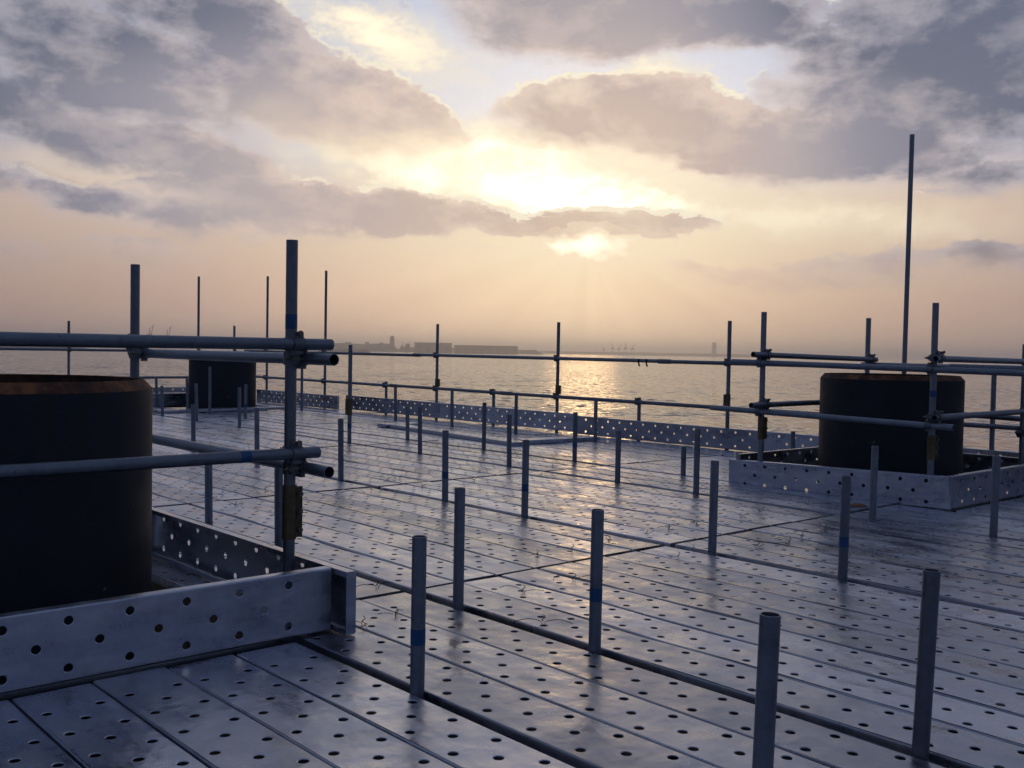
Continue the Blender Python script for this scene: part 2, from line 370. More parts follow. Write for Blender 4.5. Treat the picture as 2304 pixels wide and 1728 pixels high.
# ------------------------------------------------------------------ planks
PW, PHT, PCR = 0.25, 0.045, 0.007
def plank_mesh(L, seg=12, var=0):
    mb = MB(); rv = random.Random(100 + var)
    wv = [(rv.uniform(0.0003, 0.0012), rv.uniform(2.0, 9.0), rv.uniform(0, 6.3), rv.uniform(-4, 4)) for _ in range(4)]
    sag = rv.uniform(-0.002, 0.003)
    # long sides with rounded edges and return lips
    half = []
    for sgn in (-1, 1):
        pr = [(sgn * (PW / 2 - 0.022), -PHT), (sgn * PW / 2, -PHT), (sgn * PW / 2, -PCR)]
        for k in range(1, 4):
            a = math.pi / 2 * k / 3
            pr.append((sgn * (PW / 2 - PCR + PCR * math.cos(a)), -PCR + PCR * math.sin(a)))
        vs = [(x, y, z) for y in (-L / 2, L / 2) for x, z in pr]; n = len(pr)
        mb.add(vs, [(i, i + 1, n + i + 1, n + i) if sgn > 0 else (i, n + i, n + i + 1, i + 1) for i in range(n - 1)])
    # top sheet, three rows of punched holes
    xe = PW / 2 - PCR; xs = [-xe, -0.04, 0.04, xe]; pitch = 0.205
    nh = max(1, int((L - 0.10) / pitch))
    for row in range(3):
        a, b = xs[row], xs[row + 1]; cnt = nh if row != 1 else max(0, nh - 1)
        st = -cnt * pitch / 2; cxr = (-0.08, 0.0, 0.08)[row]
        mb.add([(a, -L / 2, 0), (b, -L / 2, 0), (b, st, 0), (a, st, 0)], [(0, 1, 2, 3)])
        mb.add([(a, -st, 0), (b, -st, 0), (b, L / 2, 0), (a, L / 2, 0)], [(0, 1, 2, 3)])
        for k in range(cnt):
            cy = st + (k + 0.5) * pitch; hx0, hx1, hy = a - cxr, b - cxr, pitch / 2
            angs = sorted([2 * math.pi * i / seg for i in range(seg)] + [math.atan2(sy * hy, hx) % (2 * math.pi) for hx in (hx0, hx1) for sy in (-1, 1)])
            vs = []
            for t in angs:
                c_, s_ = math.cos(t), math.sin(t)
                tx = (hx1 / c_ if c_ > 0 else hx0 / c_) if abs(c_) > 1e-6 else 1e9
                ty = hy / abs(s_) if abs(s_) > 1e-6 else 1e9
                q = min(tx, ty)
                for r, z in ((q, 0), (0.0178, 0), (0.0159, -0.0011), (0.0153, -0.0021)): vs.append((cxr + c_ * r, cy + s_ * r, z))
            m_ = len(angs)
            mb.add(vs, [(4 * i + j, 4 * ((i + 1) % m_) + j, 4 * ((i + 1) % m_) + j + 1, 4 * i + j + 1) for i in range(m_) for j in range(3)])
    # end plates
    for y in (-L / 2, L / 2):
        mb.add([(-PW / 2, y, -PHT), (PW / 2, y, -PHT), (PW / 2, y, -PCR), (xe, y, 0), (-xe, y, 0), (-PW / 2, y, -PCR)], [(0, 1, 2, 3, 4, 5)])
    mb.v = [(x, y, z + sag * ((2 * y / L) ** 2 - 1) + sum(a * math.sin(k * y + p + q * x) for a, k, p, q in wv)) for x, y, z in mb.v]
    me = mb.mesh('plank'); me.set_sharp_from_angle(angle=rad(24)); me.materials.append(M['plank']); return me
PLANKS = {}
def plank_data(L, var=0):
    k = (round(L, 2), var)
    if k not in PLANKS: PLANKS[k] = plank_mesh(k[0], var=var)
    return PLANKS[k]

deck = empty('deck', (0, 0, 0)); deck['kind'] = 'structure'
YS = [-2.35, 0.74, 3.83, 6.92, 10.01, 13.10, 16.19, 19.28]
def cols(x0, x1, n): p = (x1 - x0) / n; return [x0 + p * (i + 0.5) for i in range(n)]
GROUPS = [('a', [1.965 - 0.125 - 0.2565 * i for i in range(12)]), ('b', cols(2.008, 2.772, 3)), ('c', cols(2.832, 4.656, 7)), ('d', cols(4.724, 6.570, 7)),
          ('e', cols(6.640, 7.438, 3)), ('f', cols(7.502, 9.304, 7)), ('g', cols(9.386, 9.93, 2))]
for gname, xs in GROUPS:
    for ci, x in enumerate(xs):
        spans = []
        for y0, y1 in zip(YS, YS[1:]):
            if gname == 'a' and x > 0.12:
                if y1 == 3.83: spans.append((0.74, 3.44)); continue
                if y0 == 3.83: spans.append((5.46, 6.92)); continue
            if gname == 'f':
                if y1 == 3.83: spans.append((0.74, 3.41)); continue
                if y0 == 3.83: spans.append((5.37, 6.92)); continue
                if y0 == 16.19: spans.append((18.40, 19.28)); continue
            if gname in 'efg' and y1 < 1: continue
            spans.append((y0, y1))
        for y0, y1 in spans:
            L = y1 - y0 - 0.042
            o = bpy.data.objects.new('plank', plank_data(L, random.randrange(6) if L > 3 else 0)); C.objects.link(o); o.parent = deck
            o.location = (x + random.uniform(-.002, .002), (y0 + y1) / 2 + random.uniform(-.006, .006), random.uniform(-.005, 0.0))
            o.rotation_euler = (random.uniform(-.0012, .0012), random.uniform(-.009, .009), random.uniform(-.0012, .0012) + (math.pi if random.random() < .5 else 0))
# added dark sheet under the deck, hides bright sea behind the holes and gaps
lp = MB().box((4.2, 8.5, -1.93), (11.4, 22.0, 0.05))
blk_o = obj('under_deck_blocker', lp, 'blocker', None, (4.2, 8.5, -1.93), False); blk_o['kind'] = 'structure'
GAPX = {1: 1.985, 2: 2.80, 3: 4.69, 4: 6.605, 5: 7.47, 6: 9.345}
for y in YS[1:-1]:
    for dy in (-0.16, 0.16):
        obj('joist', MB().tube((-1.2, y + dy, -0.0735), (9.98, y + dy, -0.0735)), 'tube', deck)
for k, x in GAPX.items():
    for s_, (a, b2) in enumerate(((-2.3, 3.40), (5.50, 19.2)) if k == 1 else ((-2.3, 19.2),)):
        obj('ledger', MB().tube((x + 0.0495, a, -0.1225), (x + 0.0495, b2, -0.1225)), 'tube', deck)

# ------------------------------------------------------------------ piles
def pile(x, y, label, top=0.985, R=0.597):
    p = empty('steel_pile', (x, y, SEA_Z)); tag(p, label, 'pile', 'steel piles standing up through the deck')
    z0 = SEA_Z - 2
    obj('wall', MB().revolve((x, y, 0), (0, 0, 1), [(R, z0), (R, -3), (R, 0.4), (R, top - 0.040)], 72), 'pile', p)
    obj('bevel_rim', MB().revolve((x, y, 0), (0, 0, 1), [(R, top - 0.040), (R - 0.034, top - 0.002), (R - 0.036, top), (R - 0.042, top), (R - 0.043, top - 0.003)], 72), 'rust', p)
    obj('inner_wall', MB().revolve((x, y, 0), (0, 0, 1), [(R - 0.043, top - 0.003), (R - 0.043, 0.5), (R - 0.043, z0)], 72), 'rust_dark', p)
    return p
pile(1.17, 4.44, 'large dark steel pile with rusty top edge at the left border, nearest the camera')
pile(8.425, 4.415, 'dark steel pile with rusty top edge, standing inside the right hand guard rails')
pile(8.42, 17.40, 'distant dark steel pile at the far left end of the deck')

# ------------------------------------------------------------------ clamps, sleeves, tape
def clamp(parent, P, ax, side, flip=1):
    """right-angle coupler on an upright at P; the rail runs along ax, offset by side*0.05"""
    P = Vector(P); ax = Vector(ax).normalized(); sd = Vector(side).normalized(); z = Vector((0, 0, 1)); Q = P + sd * 0.0495
    mb = MB(); mb.ring(P, z, 0.0243, 0.0305, 0.052, 16); mb.ring(Q, ax, 0.0243, 0.0305, 0.050, 16)
    rotm = Matrix((ax, sd, z)).transposed()
    mb.box(P + sd * 0.025, (0.046, 0.012, 0.046), rotm)
    mb.box(P + ax * flip * 0.036 - sd * 0.004, (0.022, 0.034, 0.042), rotm)
    mb.box(P - ax * flip * 0.034, (0.014, 0.022, 0.044), rotm)
    mb.box(Q + z * 0.037, (0.040, 0.030, 0.020), rotm)
    mb.box(Q - z * 0.035, (0.042, 0.022, 0.014), rotm)
    c = obj('clamp', mb, 'clamp', parent, P)
    for c0, d in ((P + ax * flip * 0.044, -sd), (Q + z * 0.045, -sd)):
        b = MB(); b.rod(c0 - d * 0.026, c0 + d * 0.050, 0.0062, 8); b.rod(c0 + d * 0.020, c0 + d * 0.033, 0.0125, 6); b.rod(c0 - d * 0.032, c0 - d * 0.022, 0.011, 6)
        obj('bolt', b, 'bolt', c, c0)
    return c
def sleeve(parent, x, y, z0, z1, side):
    sd = Vector(side).normalized(); zc = (z0 + z1) / 2; h = z1 - z0
    mb = MB(); mb.ring((x, y, zc), (0, 0, 1), 0.0243, 0.0300, h, 18)
    t = Vector((-sd.y, sd.x, 0)); rotm = Matrix((sd, t, Vector((0, 0, 1)))).transposed()
    mb.box(Vector((x, y, zc)) + sd * 0.040, (0.026, 0.016, h * 0.94), rotm)
    s_ = obj('joint_sleeve', mb, 'sleeve', parent, (x, y, zc))
    for k in range(3):
        c0 = Vector((x, y, z0 + h * (k + 0.5) / 3)) + sd * 0.043
        b = MB(); b.rod(c0 - t * 0.030, c0 + t * 0.030, 0.006, 8); b.rod(c0 - t * 0.022, c0 - t * 0.010, 0.0115, 6); b.rod(c0 + t * 0.010, c0 + t * 0.022, 0.0115, 6)
        obj('bolt', b, 'bolt', s_, c0)
def tape(parent, c, axis, h=0.05):
    return obj('tape_band', MB().ring(c, axis, 0.0240, 0.0249, h, 18), 'tape', parent, c)

# ------------------------------------------------------------------ guard frame round the near pile
def upright(parent, x, y, top, bottom=-0.35, lean=(0, 0)):
    return obj('upright', MB().tube((x, y, bottom), (x + lean[0], y + lean[1], top)), 'tube', parent, (x, y, 0))
def rail(parent, p0, p1, name='rail'):
    return obj(name, MB().tube(p0, p1), 'tube', parent, p0)
gf = empty('pile_guard_rail', (2.10, 3.72, 0)); tag(gf, 'galvanised tube guard frame clamped round the large pile at the left edge', 'guard rail')
for x, y, t in ((2.10, 3.72, 1.57), (2.10, 5.38, 1.556), (0.17, 3.72, 1.55), (0.17, 5.38, 1.55)): upright(gf, x, y, t)
zu0, zu1, zl0, zl1 = 1.143, 1.083, 0.695, 0.632
for z in (zu0, zl0):
    rail(gf, (0.02, 3.6705, z - 0.004), (2.262 if z == zu0 else 2.205, 3.6705, z))
    rail(gf, (0.02, 5.4295, z - 0.01), (2.17, 5.4295, z - 0.01))
for z in (zu1, zl1):
    rail(gf, (2.1495, 3.467 if z == zu1 else 3.493, z), (2.1495, 5.55, z))
    rail(gf, (0.1205, 3.5, z), (0.1205, 5.55, z))
for x in (2.10, 0.17):
    for y, sy in ((3.72, -1), (5.38, 1)):
        for z in (zu0, zl0): clamp(gf, (x, y, z - (0.01 if sy > 0 else 0)), (1, 0, 0), (0, sy, 0), 1)
        for z in (zu1, zl1): clamp(gf, (x, y, z), (0, 1, 0), (1 if x > 1 else -1, 0, 0), -1)
sleeve(gf, 2.10, 3.72, 0.335, 0.56, (0.95, -0.3, 0))
tape(gf, (2.10, 3.72, 1.235), (0, 0, 1), 0.06)
tape(gf, (1.87, 3.6705, zl0 - 0.0006), (1, 0, 0), 0.045)

# ------------------------------------------------------------------ guard frame round the right pile
gr = empty('pile_guard_rail', (7.5, 3.59, 0)); tag(gr, 'galvanised tube guard frame clamped round the pile on the right', 'guard rail')
for x, y, t in ((7.5, 5.115, 1.51), (7.5, 3.59, 1.553), (9.28, 5.115, 1.519), (9.19, 3.59, 1.27)): upright(gr, x, y, t)
rail(gr, (7.4505, 5.40, 1.073), (7.4505, 2.10, 1.028)); rail(gr, (7.4505, 5.62, 0.652), (7.4505, 3.40, 0.620))
rail(gr, (7.494, 3.46, 1.071), (7.494, 2.05, 1.062))
rail(gr, (7.28, 5.0655, 1.139), (9.36, 5.0655, 1.111)); rail(gr, (7.27, 5.0655, 0.704), (9.38, 5.0655, 0.712))
rail(gr, (7.42, 3.5405, 1.131), (9.40, 3.5405, 1.117)); rail(gr, (7.43, 3.5405, 0.686), (9.40, 3.5405, 0.690))
rail(gr, (9.33, 5.20, 0.640), (9.24, 3.45, 0.612)); rail(gr, (9.33, 5.20, 1.06), (9.24, 3.45, 1.055))
for y in (5.115, 3.59):
    zf = 1.073 + (5.40 - y) * (-0.0136); zg = 0.652 + (5.62 - y) * (-0.0144)
    clamp(gr, (7.5, y, zf), (0, 1, 0), (-1, 0, 0), 1); clamp(gr, (7.5, y, zg), (0, 1, 0), (-1, 0, 0), 1)
    for x in (7.5, 9.28 if y > 5 else 9.19):
        clamp(gr, (x, y, 1.136 if x < 8 else (1.112 if y > 5 else 1.118)), (1, 0, 0), (0, -1, 0), -1 if x < 8 else 1)
        clamp(gr, (x, y, 0.705 if y > 5 else 0.687), (1, 0, 0), (0, -1, 0), -1 if x < 8 else 1)
sleeve(gr, 7.5, 5.115, 0.40, 0.60, (0.9, -0.5, 0)); sleeve(gr, 7.5, 3.59, 0.36, 0.55, (0.9, -0.5, 0))
tape(gr, (7.5, 3.59, 0.865), (0, 0, 1), 0.05)
clamp(gr, (9.19, 3.59, 0.50), (0, 1, 0), (-1, 0, 0), 1)

# ------------------------------------------------------------------ fence along the far edges of the deck
fn = empty('guard_fence', (10.03, 10.25, 0)); tag(fn, 'long galvanised tube guard rail with uprights along the seaward edge of the deck', 'guard rail')
FX = 10.03
for y, t in ((7.32, 1.54), (10.25, 1.551), (13.05, 1.548), (16.49, 2.572), (18.74, 2.566), (14.48, 0.562), (11.63, 0.545), (8.72, 0.554), (4.2, 1.05), (1.4, 1.05)):
    upright(fn, FX, y, t, -0.35)
upright(fn, FX, 5.12, 3.43, -0.35, (-0.012, -0.02))
for a, b2, z, x in ((19.6, 13.55, 1.036, -0.0495), (13.52, 8.28, 1.04, -0.0495), (8.26, 1.0, 1.030, -0.0495), (19.6, 14.2, 0.507, -0.0495), (14.17, 11.3, 0.505, -0.0495), (11.27, 5.9, 0.496, -0.0495), (5.87, 1.0, 0.485, -0.0495)):
    rail(fn, (FX + x, a, z + 0.003), (FX + x, b2, z - 0.003))
for y in (7.32, 10.25, 13.05, 16.49, 18.74):
    clamp(fn, (FX, y, 1.036), (0, 1, 0), (-1, 0, 0), 1); clamp(fn, (FX, y, 0.500), (0, 1, 0), (-1, 0, 0), 1)
for y in (14.48, 11.63, 8.72, 5.12): clamp(fn, (FX, y, 0.500), (0, 1, 0), (-1, 0, 0), 1)
for y, z0 in ((7.32, 0.53), (10.25, 0.53), (13.05, 0.53)): sleeve(fn, FX, y, z0, z0 + 0.13, (-0.5, 0.86, 0) if y < 8 else (0.4, -0.9, 0))
for yj, z in ((13.53, 1.038), (8.27, 1.034), (11.28, 0.500), (14.18, 0.505)):
    obj('rail_coupler', MB().ring((FX - 0.0495, yj, z), (0, 1, 0), 0.0243, 0.0300, 0.20, 14), 'clamp', fn)
w_ = MB()
for dy in (0.0, 0.13): w_.path([(FX - 0.075, 8.55 + dy, 1.06), (FX - 0.078, 8.55 + dy, 1.01), (FX - 0.08, 8.53 + dy, 0.965)], 0.011, 5)
obj('hanging_wire', w_, 'wire', fn)
fe = empty('guard_fence', (6.36, 19.45, 0)); tag(fe, 'tube guard rail across the far left end of the deck', 'guard rail')
for x, t in ((6.36, 1.543), (8.88, 2.52), (9.66, 1.551), (3.6, 1.54)): upright(fe, x, 19.45, t)
for z in (1.008, 0.49): rail(fe, (-1.0, 19.4005, z + 0.004), (9.97, 19.4005, z))
for x in (6.36, 8.88, 9.66, 3.6):
    for z in (1.008, 0.49): clamp(fe, (x, 19.45, z), (1, 0, 0), (0, -1, 0), 1)

# ------------------------------------------------------------------ toe boards (planks set on edge)
def toe_board(c, L, along, face, label, tilt=0.0, group='perforated steel toe boards'):
    """plank on edge: length along, punched sheet facing face; c = middle of the bottom edge"""
    al = Vector(along).normalized(); fc = Vector(face).normalized(); z = Vector((0, 0, 1))
    if tilt: 
        q = Matrix.Rotation(tilt, 3, fc); al = q @ al; z = q @ z
    xa = al.cross(fc)          # plank width axis
    Rm = Matrix((xa, al, fc)).transposed().to_4x4()
    o = bpy.data.objects.new('toe_board', plank_data(L)); C.objects.link(o)
    ctr = Vector(c) + z * (PW / 2) + fc * 0.0225
    o.matrix_world = Matrix.Translation(ctr) @ Rm
    return tag(o, label, 'toe board', group)
toe_board((0.62, 3.477, 0.005), 3.04, (1, 0, 0), (0, -1, 0), 'wide perforated toe board across the foot of the picture left, before the near pile')
toe_board((2.172, 4.385, 0.003), 2.06, (0, 1, 0), (1, 0, 0), 'dark toe board right of the near pile with light shining through its holes')
toe_board((1.05, 5.40, 0.003), 2.06, (1, 0, 0), (0, 1, 0), 'toe board behind the near pile on the left')
toe_board((0.15, 4.43, 0.003), 1.80, (0, 1, 0), (-1, 0, 0), 'toe board on the hidden left side of the near pile')
toe_board((7.465, 4.41, -0.022), 1.98, (0, 1, 0), (-1, 0, 0), 'pale perforated toe board in front of the right pile, facing the camera', 0.026)
toe_board((8.50, 3.445, 0.003), 2.06, (1, 0, 0), (0, -1, 0), 'toe board on the right side of the right pile running to the picture edge')
toe_board((8.50, 5.335, 0.003), 2.04, (1, 0, 0), (0, 1, 0), 'toe board on the left side of the right pile, dark inner face seen')
toe_board((9.46, 4.39, 0.003), 1.80, (0, 1, 0), (1, 0, 0), 'toe board behind the right pile, dark inner face seen')
for ya, yb, z, lab in ((19.02, 15.94, 0.004, 'toe board of the seaward edge farthest to the left, beside the distant pile'),
                       (15.64, 12.88, 0.030, 'toe board of the seaward edge just right of the gap in the row'),
                       (12.87, 9.82, 0.030, 'toe board of the seaward edge in the picture middle under the sun'),
                       (9.80, 6.75, 0.006, 'toe board of the seaward edge just left of the right guard frame'),
                       (6.74, 3.69, 0.006, 'toe board of the seaward edge running behind the right pile'),
                       (3.68, 0.63, 0.006, 'toe board of the seaward edge at the right picture border')):
    toe_board((9.978, (ya + yb) / 2, z), yb - ya if yb > ya else ya - yb, (0, 1, 0), (-1, 0, 0), lab)
for xa, xb, lab in ((9.9, 6.9, 'toe board across the deck end behind the distant pile'), (6.85, 3.85, 'toe board across the deck end hidden behind the near guard frame')):
    toe_board(((xa + xb) / 2, 19.33, 0.05), xa - xb, (1, 0, 0), (0, -1, 0), lab)

# loose planks
def loose(x, y, z, L, rz, label, grp=None):
    o = bpy.data.objects.new('loose_plank', plank_data(L)); C.objects.link(o)
    o.location = (x, y, z + 0.047); o.rotation_euler = (0, 0, rz); tag(o, label, 'plank', grp); return o
loose(8.30, 10.42, 0.0, 3.06, rad(-6.5), 'loose perforated plank lying on the deck before the seaward toe boards')
loose(8.93, 9.10, 0.0, 1.20, rad(90 - 4), 'short loose plank lying crosswise at the right end of the longer loose plank')
loose(8.62, 12.10, 0.0, 0.6, rad(88), 'short loose plank lying at the left end of the longer loose plank')
loose(7.95, 16.44, 0.0, 2.40, rad(92), 'loose plank lying in front of the distant pile')
for k in range(5):
    loose(8.0, 18.22, k * 0.048, 2.06, rad(90 + random.uniform(-.6, .6)), ('lowest', 'second', 'third', 'fourth', 'topmost')[k] + ' plank in the stack left of the distant pile', 'stacked planks at the deck end')

# ------------------------------------------------------------------ short posts standing up between the planks
POSTS = [  # row, y, lean x, lean y, height, tape height
    (1, 2.663, 0.000, 0.000, 0.516, 0.185), (1, 1.330, 0.006, -0.010, 0.535, 0),
    (2, 1.344, 0.012, -0.011, 0.527, 0), (2, 2.631, 0.001, -0.001, 0.534, 0.21), (2, 3.463, 0, 0.001, 0.522, 0), (2, 5.071, -0.005, 0.004, 0.50, 0), (2, 5.960, -0.005, 0.004, 0.46, 0),
    (3, 2.687, 0.004, -0.003, 0.526, 0.19), (3, 3.506, 0.003, -0.002, 0.527, 0), (3, 5.091, 0, 0, 0.523, 0.195), (3, 5.978, -0.004, 0.004, 0.526, 0.19), (3, 7.431, -0.006, 0.005, 0.523, 0), (3, 8.938, -0.007, 0.006, 0.534, 0), (3, 10.371, -0.006, 0.006, 0.50, 0),
    (4, 2.737, 0.003, -0.003, 0.517, 0), (4, 3.569, 0.004, -0.004, 0.513, 0), (4, 5.112, 0, 0, 0.52, 0), (4, 5.973, 0, 0, 0.448, 0), (4, 7.407, -0.006, 0.005, 0.506, 0), (4, 8.876, -0.006, 0.005, 0.506, 0),
    (4, 13.116, -0.005, 0.005, 0.55, 0), (4, 14.502, -0.01, 0.01, 0.558, 0), (4, 15.769, -0.009, 0.009, 0.476, 0),
    (5, 5.936, 0, 0, 0.265, 0), (5, 7.359, 0, 0, 0.51, 0.17), (5, 8.820, 0, 0, 0.537, 0), (5, 10.302, -0.006, 0.005, 0.418, 0), (5, 14.638, 0.002, -0.002, 0.534, 0.2), (5, 15.901, -0.004, 0.004, 0.781, 0), (5, 16.769, -0.01, 0.01, 0.553, 0), (5, 18.083, -0.012, 0.012, 0.543, 0),
    (6, 5.969, -0.004, 0.004, 0.332, 0), (6, 8.847, 0, 0, 0.529, 0), (6, 10.357, 0, 0, 0.523, 0), (6, 11.775, -0.004, 0.004, 0.54, 0), (6, 13.221, -0.006, 0.006, 0.538, 0),
]
ROWS = {1: 'first', 2: 'second', 3: 'third', 4: 'fourth', 5: 'fifth', 6: 'sixth'}
ORD = ['rightmost', 'second from right', 'third from right', 'fourth from right', 'fifth from right', 'sixth from right', 'seventh from right', 'eighth from right', 'ninth from right']
cnt = {}
for r, y, lx, ly, h, tz in POSTS:
    i = cnt.get(r, 0); cnt[r] = i + 1; x = GAPX[r]
    e = empty('short_post', (x, y, 0))
    lab = 'short tube post' + (' with blue tape' if tz else '') + ', ' + ORD[i] + ' in the ' + ROWS[r] + ' row'
    tag(e, lab, 'post', 'short tube posts standing between the deck planks')
    k = -0.3 / h
    obj('tube', MB().tube((x + lx * k, y + ly * k, -0.3), (x + lx, y + ly, h)), 'tube', e)
    if tz: tape(e, (x + lx * tz / h, y + ly * tz / h, tz), (lx, ly, h), 0.052)
# taller single uprights standing on the deck
e = empty('tall_post', (6.605, 10.29, 0)); tag(e, 'waist high tube post with sleeve joint standing between the planks left of the middle', 'post')
obj('tube', MB().tube((6.605, 10.29, -0.3), (6.605, 10.29, 1.17)), 'tube', e); sleeve(e, 6.605, 10.29, 0.33, 0.53, (-0.9, 0.4, 0)); tape(e, (6.605, 10.29, 0.20), (0, 0, 1), 0.06)
e = empty('tall_post', (9.345, 16.15, 0)); tag(e, 'slim waist high tube post just right of the near guard rail upright', 'post')
obj('tube', MB().tube((9.345, 16.15, -0.3), (9.345, 16.15, 1.40)), 'tube', e)

# ------------------------------------------------------------------ twists of tie wire through the plank ends
WIRES = [(4.99, 7.16), (5.13, 7.18), (4.55, 6.76), (5.59, 6.71), (6.34, 6.66), (4.98, 6.66), (3.82, 4.04), (4.11, 4.05), (2.48, 3.48), (2.3, 3.46), (2.71, 3.96), (2.9, 3.02), (3.2, 3.47), (3.57, 3.5), (5.09, 4.15), (4.84, 4.12), (4.45, 4.08), (5.06, 3.45), (5.33, 3.41), (5.56, 3.47), (5.95, 3.54), (5.37, 4.14), (5.84, 4.13), (6.81, 4.2), (6.22, 4.24), (4.42, 3.53), (4.65, 3.61), (3.45, 7.12), (3.85, 7.2), (6.05, 7.2), (4.2, 6.7), (5.9, 9.75), (5.3, 10.3), (6.9, 7.1), (3.3, 6.6)]
WROW = lambda y: 0 if y < 3.83 else 1 if y < 5 else 2 if y < 6.92 else 3 if y < 8 else 4
WNAME = ('near side of the first cross joint', 'far side of the first cross joint', 'near side of the second cross joint', 'far side of the second cross joint', 'third cross joint')
NTH = ('first', 'second', 'third', 'fourth', 'fifth', 'sixth', 'seventh', 'eighth', 'ninth', 'tenth', 'eleventh', 'twelfth', 'thirteenth', 'fourteenth', 'fifteenth')
for i, (x, y) in enumerate(WIRES):
    rr = random.Random(i); a = rr.uniform(0, 6.28); mb = MB()
    for br in range(rr.choice((1, 2, 2))):
        L = rr.uniform(0.06, 0.17); aa = a + br * 2.4 + rr.uniform(-.5, .5); pts = [(x, y, -0.01)]; cv = rr.uniform(-.28, .28); zt = rr.uniform(0.006, 0.028)
        for k in range(1, 10):
            t = k / 9; aa += cv + rr.uniform(-.08, .08)
            q = pts[-1]; pts.append((q[0] + math.cos(aa) * L / 9, q[1] + math.sin(aa) * L / 9, 0.004 + math.sin(t * 2.5) * zt))
        mb.path(pts, 0.0016, 5)
    mb.path([(x + 0.007 * math.cos(k * 1.3), y + 0.007 * math.sin(k * 1.3), 0.003 + 0.005 * k) for k in range(7)], 0.0022, 5)
    o = obj('tie_wire', mb, 'wire', None, (x, y, 0))
    tag(o, 'twist of tie wire, ' + NTH[sum(1 for q in WIRES if WROW(q[1]) == WROW(y) and q[0] < x)] + ' from left on the ' + WNAME[WROW(y)], 'wire', 'tie wires at the plank ends')
mb = MB(); vs = [(7.10, 3.97, 0.007)]
for k in range(14):
    a = 2 * math.pi * k / 14; r = 0.085 + 0.015 * math.sin(3 * a)
    vs.append((7.10 + r * math.cos(a), 3.97 + 0.8 * r * math.sin(a), 0.0045)); 
vs += [(v[0], v[1], 0.0006) for v in vs[1:]]
mb.add(vs, [(0, 1 + k, 1 + (k + 1) % 14) for k in range(14)] + [(1 + k, 15 + k, 15 + (k + 1) % 14, 1 + (k + 1) % 14) for k in range(14)])
tag(obj('rusty_plate', mb, 'rust', None, (7.10, 3.97, 0)), 'small rust brown steel disc lying before the right toe board', 'plate')

# ------------------------------------------------------------------ far shore
def polar(th, d, z=0.0): return Vector((d * math.sin(rad(th)), d * math.cos(rad(th)), z))
def hz(el, d): return CAM_H + d * math.tan(rad(el))
def ridge(name, d, depth, prof, mat='land'):
    mb = MB(); vs, fs = [], []
    for th, e in prof:
        top = max(hz(e, d), SEA_Z + 1.5)
        for dd, z in ((d, SEA_Z - 1), (d + depth * 0.12, SEA_Z + (top - SEA_Z) * 0.55), (d + depth * 0.45, top), (d + depth, SEA_Z - 1)): vs.append(polar(th, dd, z))
    for i in range(len(prof) - 1):
        for j in range(3): fs.append((4 * i + j, 4 * i + j + 1, 4 * i + j + 5, 4 * i + j + 4))
    o = obj(name, mb.add(vs, fs), mat, None, None, False); o['kind'] = 'structure'; return o
rng = random.Random(3)
def wob(a, b2, n, e0, e1, amp): return [(a + (b2 - a) * i / n, (e0 + (e1 - e0) * i / n + rng.uniform(-amp, amp)) if 0 < i < n else -0.3) for i in range(n + 1)]
ridge('coast', 4600, 900, wob(4, 35.5, 60, 0.12, 0.29, 0.035))
ridge('coast', 4700, 800, wob(35.2, 43.5, 24, 0.16, 0.08, 0.02))
ridge('coast', 6800, 900, wob(43, 56, 30, 0.05, 0.06, 0.012))
ridge('headland', 3300, 260, wob(30.9, 33.8, 26, -0.04, -0.03, 0.035))
ridge('breakwater', 2600, 120, wob(3, 19, 40, -0.20, -0.16, 0.03))
def hall(th0, th1, el, d, depth, label, bays):
    a, b2 = polar(th0, d), polar(th1, d); w = (b2 - a).length; ax = (b2 - a).normalized(); dp = Vector((-ax.y, ax.x, 0)); 
    if dp.dot(a) < 0: dp = -dp
    top = hz(el, d); mid = (a + b2) / 2 + dp * depth / 2; rotm = Matrix((ax, dp, Vector((0, 0, 1)))).transposed()
    e = empty('shipyard_hall', (mid.x, mid.y, SEA_Z)); tag(e, label, 'building')
    hgt = top - SEA_Z
    obj('wall', MB().box((mid.x, mid.y, SEA_Z + hgt / 2 - 1.2), (w, depth, hgt - 2.4), rotm), 'bldg', e)
    obj('roof', MB().box((mid.x, mid.y, top - 1.2), (w + 3, depth + 3, 2.2), rotm), 'roof', e)
    for k in range(bays):
        c = a + ax * w * (k + 0.5) / bays - dp * 0.4
        obj('door', MB().box((c.x, c.y, SEA_Z + hgt * 0.32), (w / bays * 0.55, 0.6, hgt * 0.6), rotm), 'roof', e)
hall(36.26, 38.35, 0.40, 4300, 90, 'taller hazy warehouse block on the far shore', 4)
hall(38.50, 42.09, 0.29, 4300, 90, 'long low hazy warehouse block on the far shore', 8)
def tower(th, wdeg, el, d, label):
    c = polar(th, d); w = d * rad(wdeg); top = hz(el, d); e = empty('tower_block', (c.x, c.y, SEA_Z)); tag(e, label, 'tower')
    rotm = Matrix.Rotation(-rad(th), 3, 'Z')
    obj('shaft', MB().box((c.x, c.y, (SEA_Z + top) / 2 - 3), (w, w, top - SEA_Z - 6), rotm), 'bldg', e)
    obj('cap', MB().box((c.x, c.y, top - 4), (w * 0.6, w * 0.6, 8), rotm), 'roof', e)
tower(35.0, 0.26, 0.74, 4900, 'hazy tower block on the far shore left of the warehouses')
tower(53.06, 0.24, 0.70, 8200, 'faint tower block on the horizon right of the harbour cranes')
for th, w_, el_, lab in ((32.4, 0.34, 0.335, 'leftmost low block'), (33.5, 0.22, 0.375, 'second low block from left'), (34.3, 0.2, 0.35, 'third low block from left'), (35.75, 0.25, 0.31, 'rightmost low block')):
    hall(th, th + w_, el_, 4850, 60, lab + ' along the hazy far shore left of the warehouses', 2)
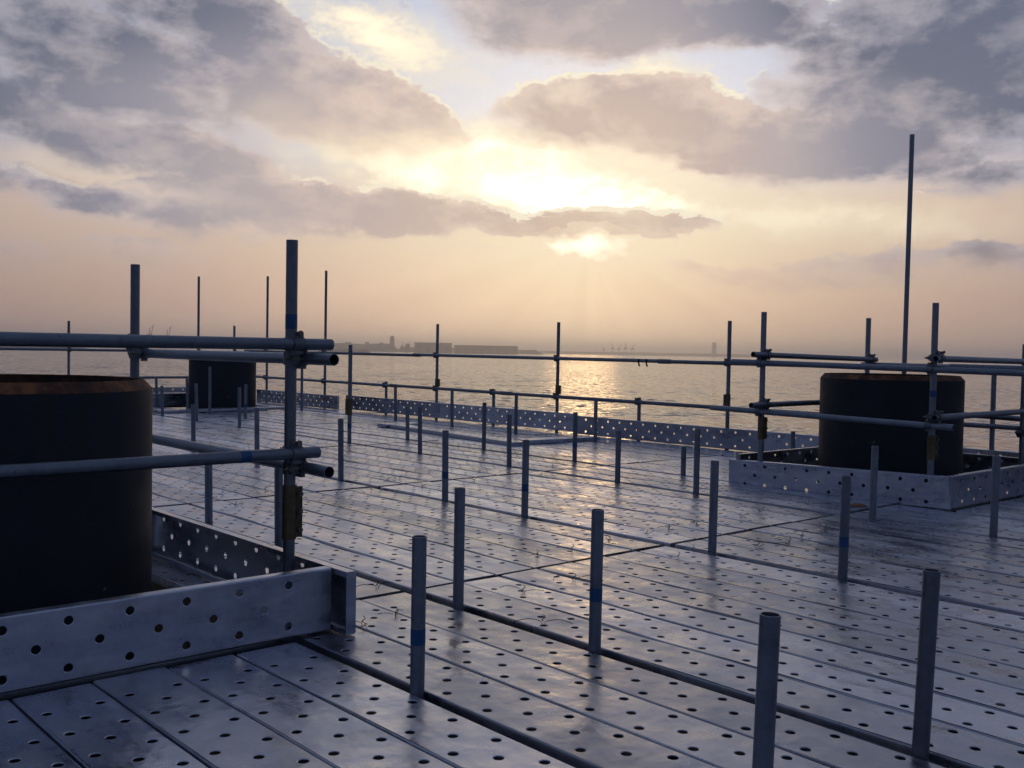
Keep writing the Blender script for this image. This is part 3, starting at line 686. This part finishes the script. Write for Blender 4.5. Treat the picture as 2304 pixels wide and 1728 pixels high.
def crane(th, el, d, lean, label, s_=1.0):
    c = polar(th, d); top = hz(el, d); H = top - SEA_Z; ax = polar(th + 90, 1.0); e = empty('harbour_crane', (c.x, c.y, SEA_Z)); tag(e, label, 'crane', 'harbour cranes on the far shore')
    w = H * 0.13 * s_; z = Vector((0, 0, SEA_Z)); up_ = Vector((0, 0, 1)); dp = polar(th, 1.0)
    for sx in (-1, 1):
        for sy in (-1, 1):
            obj('leg', MB().rod(c + ax * sx * w + dp * sy * w + z, c + ax * sx * w * 0.5 + dp * sy * w * 0.5 + z + up_ * H * 0.5, H * 0.018, 6), 'steel_far', e)
    obj('machine_house', MB().box(c + z + up_ * H * 0.54, (w * 1.8, w * 1.6, H * 0.10), Matrix((ax, dp, up_)).transposed()), 'steel_far', e)
    obj('boom', MB().rod(c + z + up_ * H * 0.55 + ax * w * 0.5, c + z + up_ * H + ax * lean * H, H * 0.016, 6), 'steel_far', e)
    obj('mast', MB().rod(c + z + up_ * H * 0.55, c + z + up_ * H * 0.82, H * 0.02, 6), 'steel_far', e)
    obj('stay', MB().rod(c + z + up_ * H * 0.82, c + z + up_ * H * 0.97 + ax * lean * H * 0.93, H * 0.007, 5), 'steel_far', e)
for th, el_, ln, lab in ((46.95, 0.42, -0.25, 'leftmost small harbour crane of the far group under the sun'), (47.45, 0.60, -0.22, 'second harbour crane from the left in the far group under the sun'), (47.80, 0.55, 0.25, 'third harbour crane from the left in the far group under the sun'), (48.15, 0.62, 0.05, 'fourth harbour crane from the left in the far group under the sun'), (48.55, 0.58, 0.24, 'rightmost harbour crane of the far group under the sun')):
    crane(th, el_, 6200, ln, lab)
crane(22.05, 1.07, 4500, 0.16, 'left one of two tilted crane booms above the near guard rail'); crane(22.95, 1.02, 4500, 0.16, 'right one of two tilted crane booms above the near guard rail')
for th, lab in ((35.55, 'left harbour crane beside the hazy tower block'), (35.85, 'right harbour crane beside the hazy tower block')): crane(th, 0.46, 4750, 0.2, lab)

# ------------------------------------------------------------------ haze
hm = bpy.data.materials.new('haze_air'); hm.use_nodes = True; t = hm.node_tree; t.nodes.clear(); g = G(t)
pv = g.new('ShaderNodeVolumePrincipled'); out = g.new('ShaderNodeOutputMaterial'); g.l.new(pv.outputs[0], out.inputs['Volume'])
pv.inputs['Color'].default_value = (1.0, 0.97, 0.94, 1); pv.inputs['Density'].default_value = 1.8e-4; pv.inputs['Anisotropy'].default_value = 0.8
M['haze'] = hm
mb = MB().box((0, 0, (SEA_Z - 4 + 112) / 2), (52000, 52000, 112 - (SEA_Z - 4)))
hzo = obj('haze', mb, 'haze', None, (0, 0, 0), False); hzo['kind'] = 'stuff'
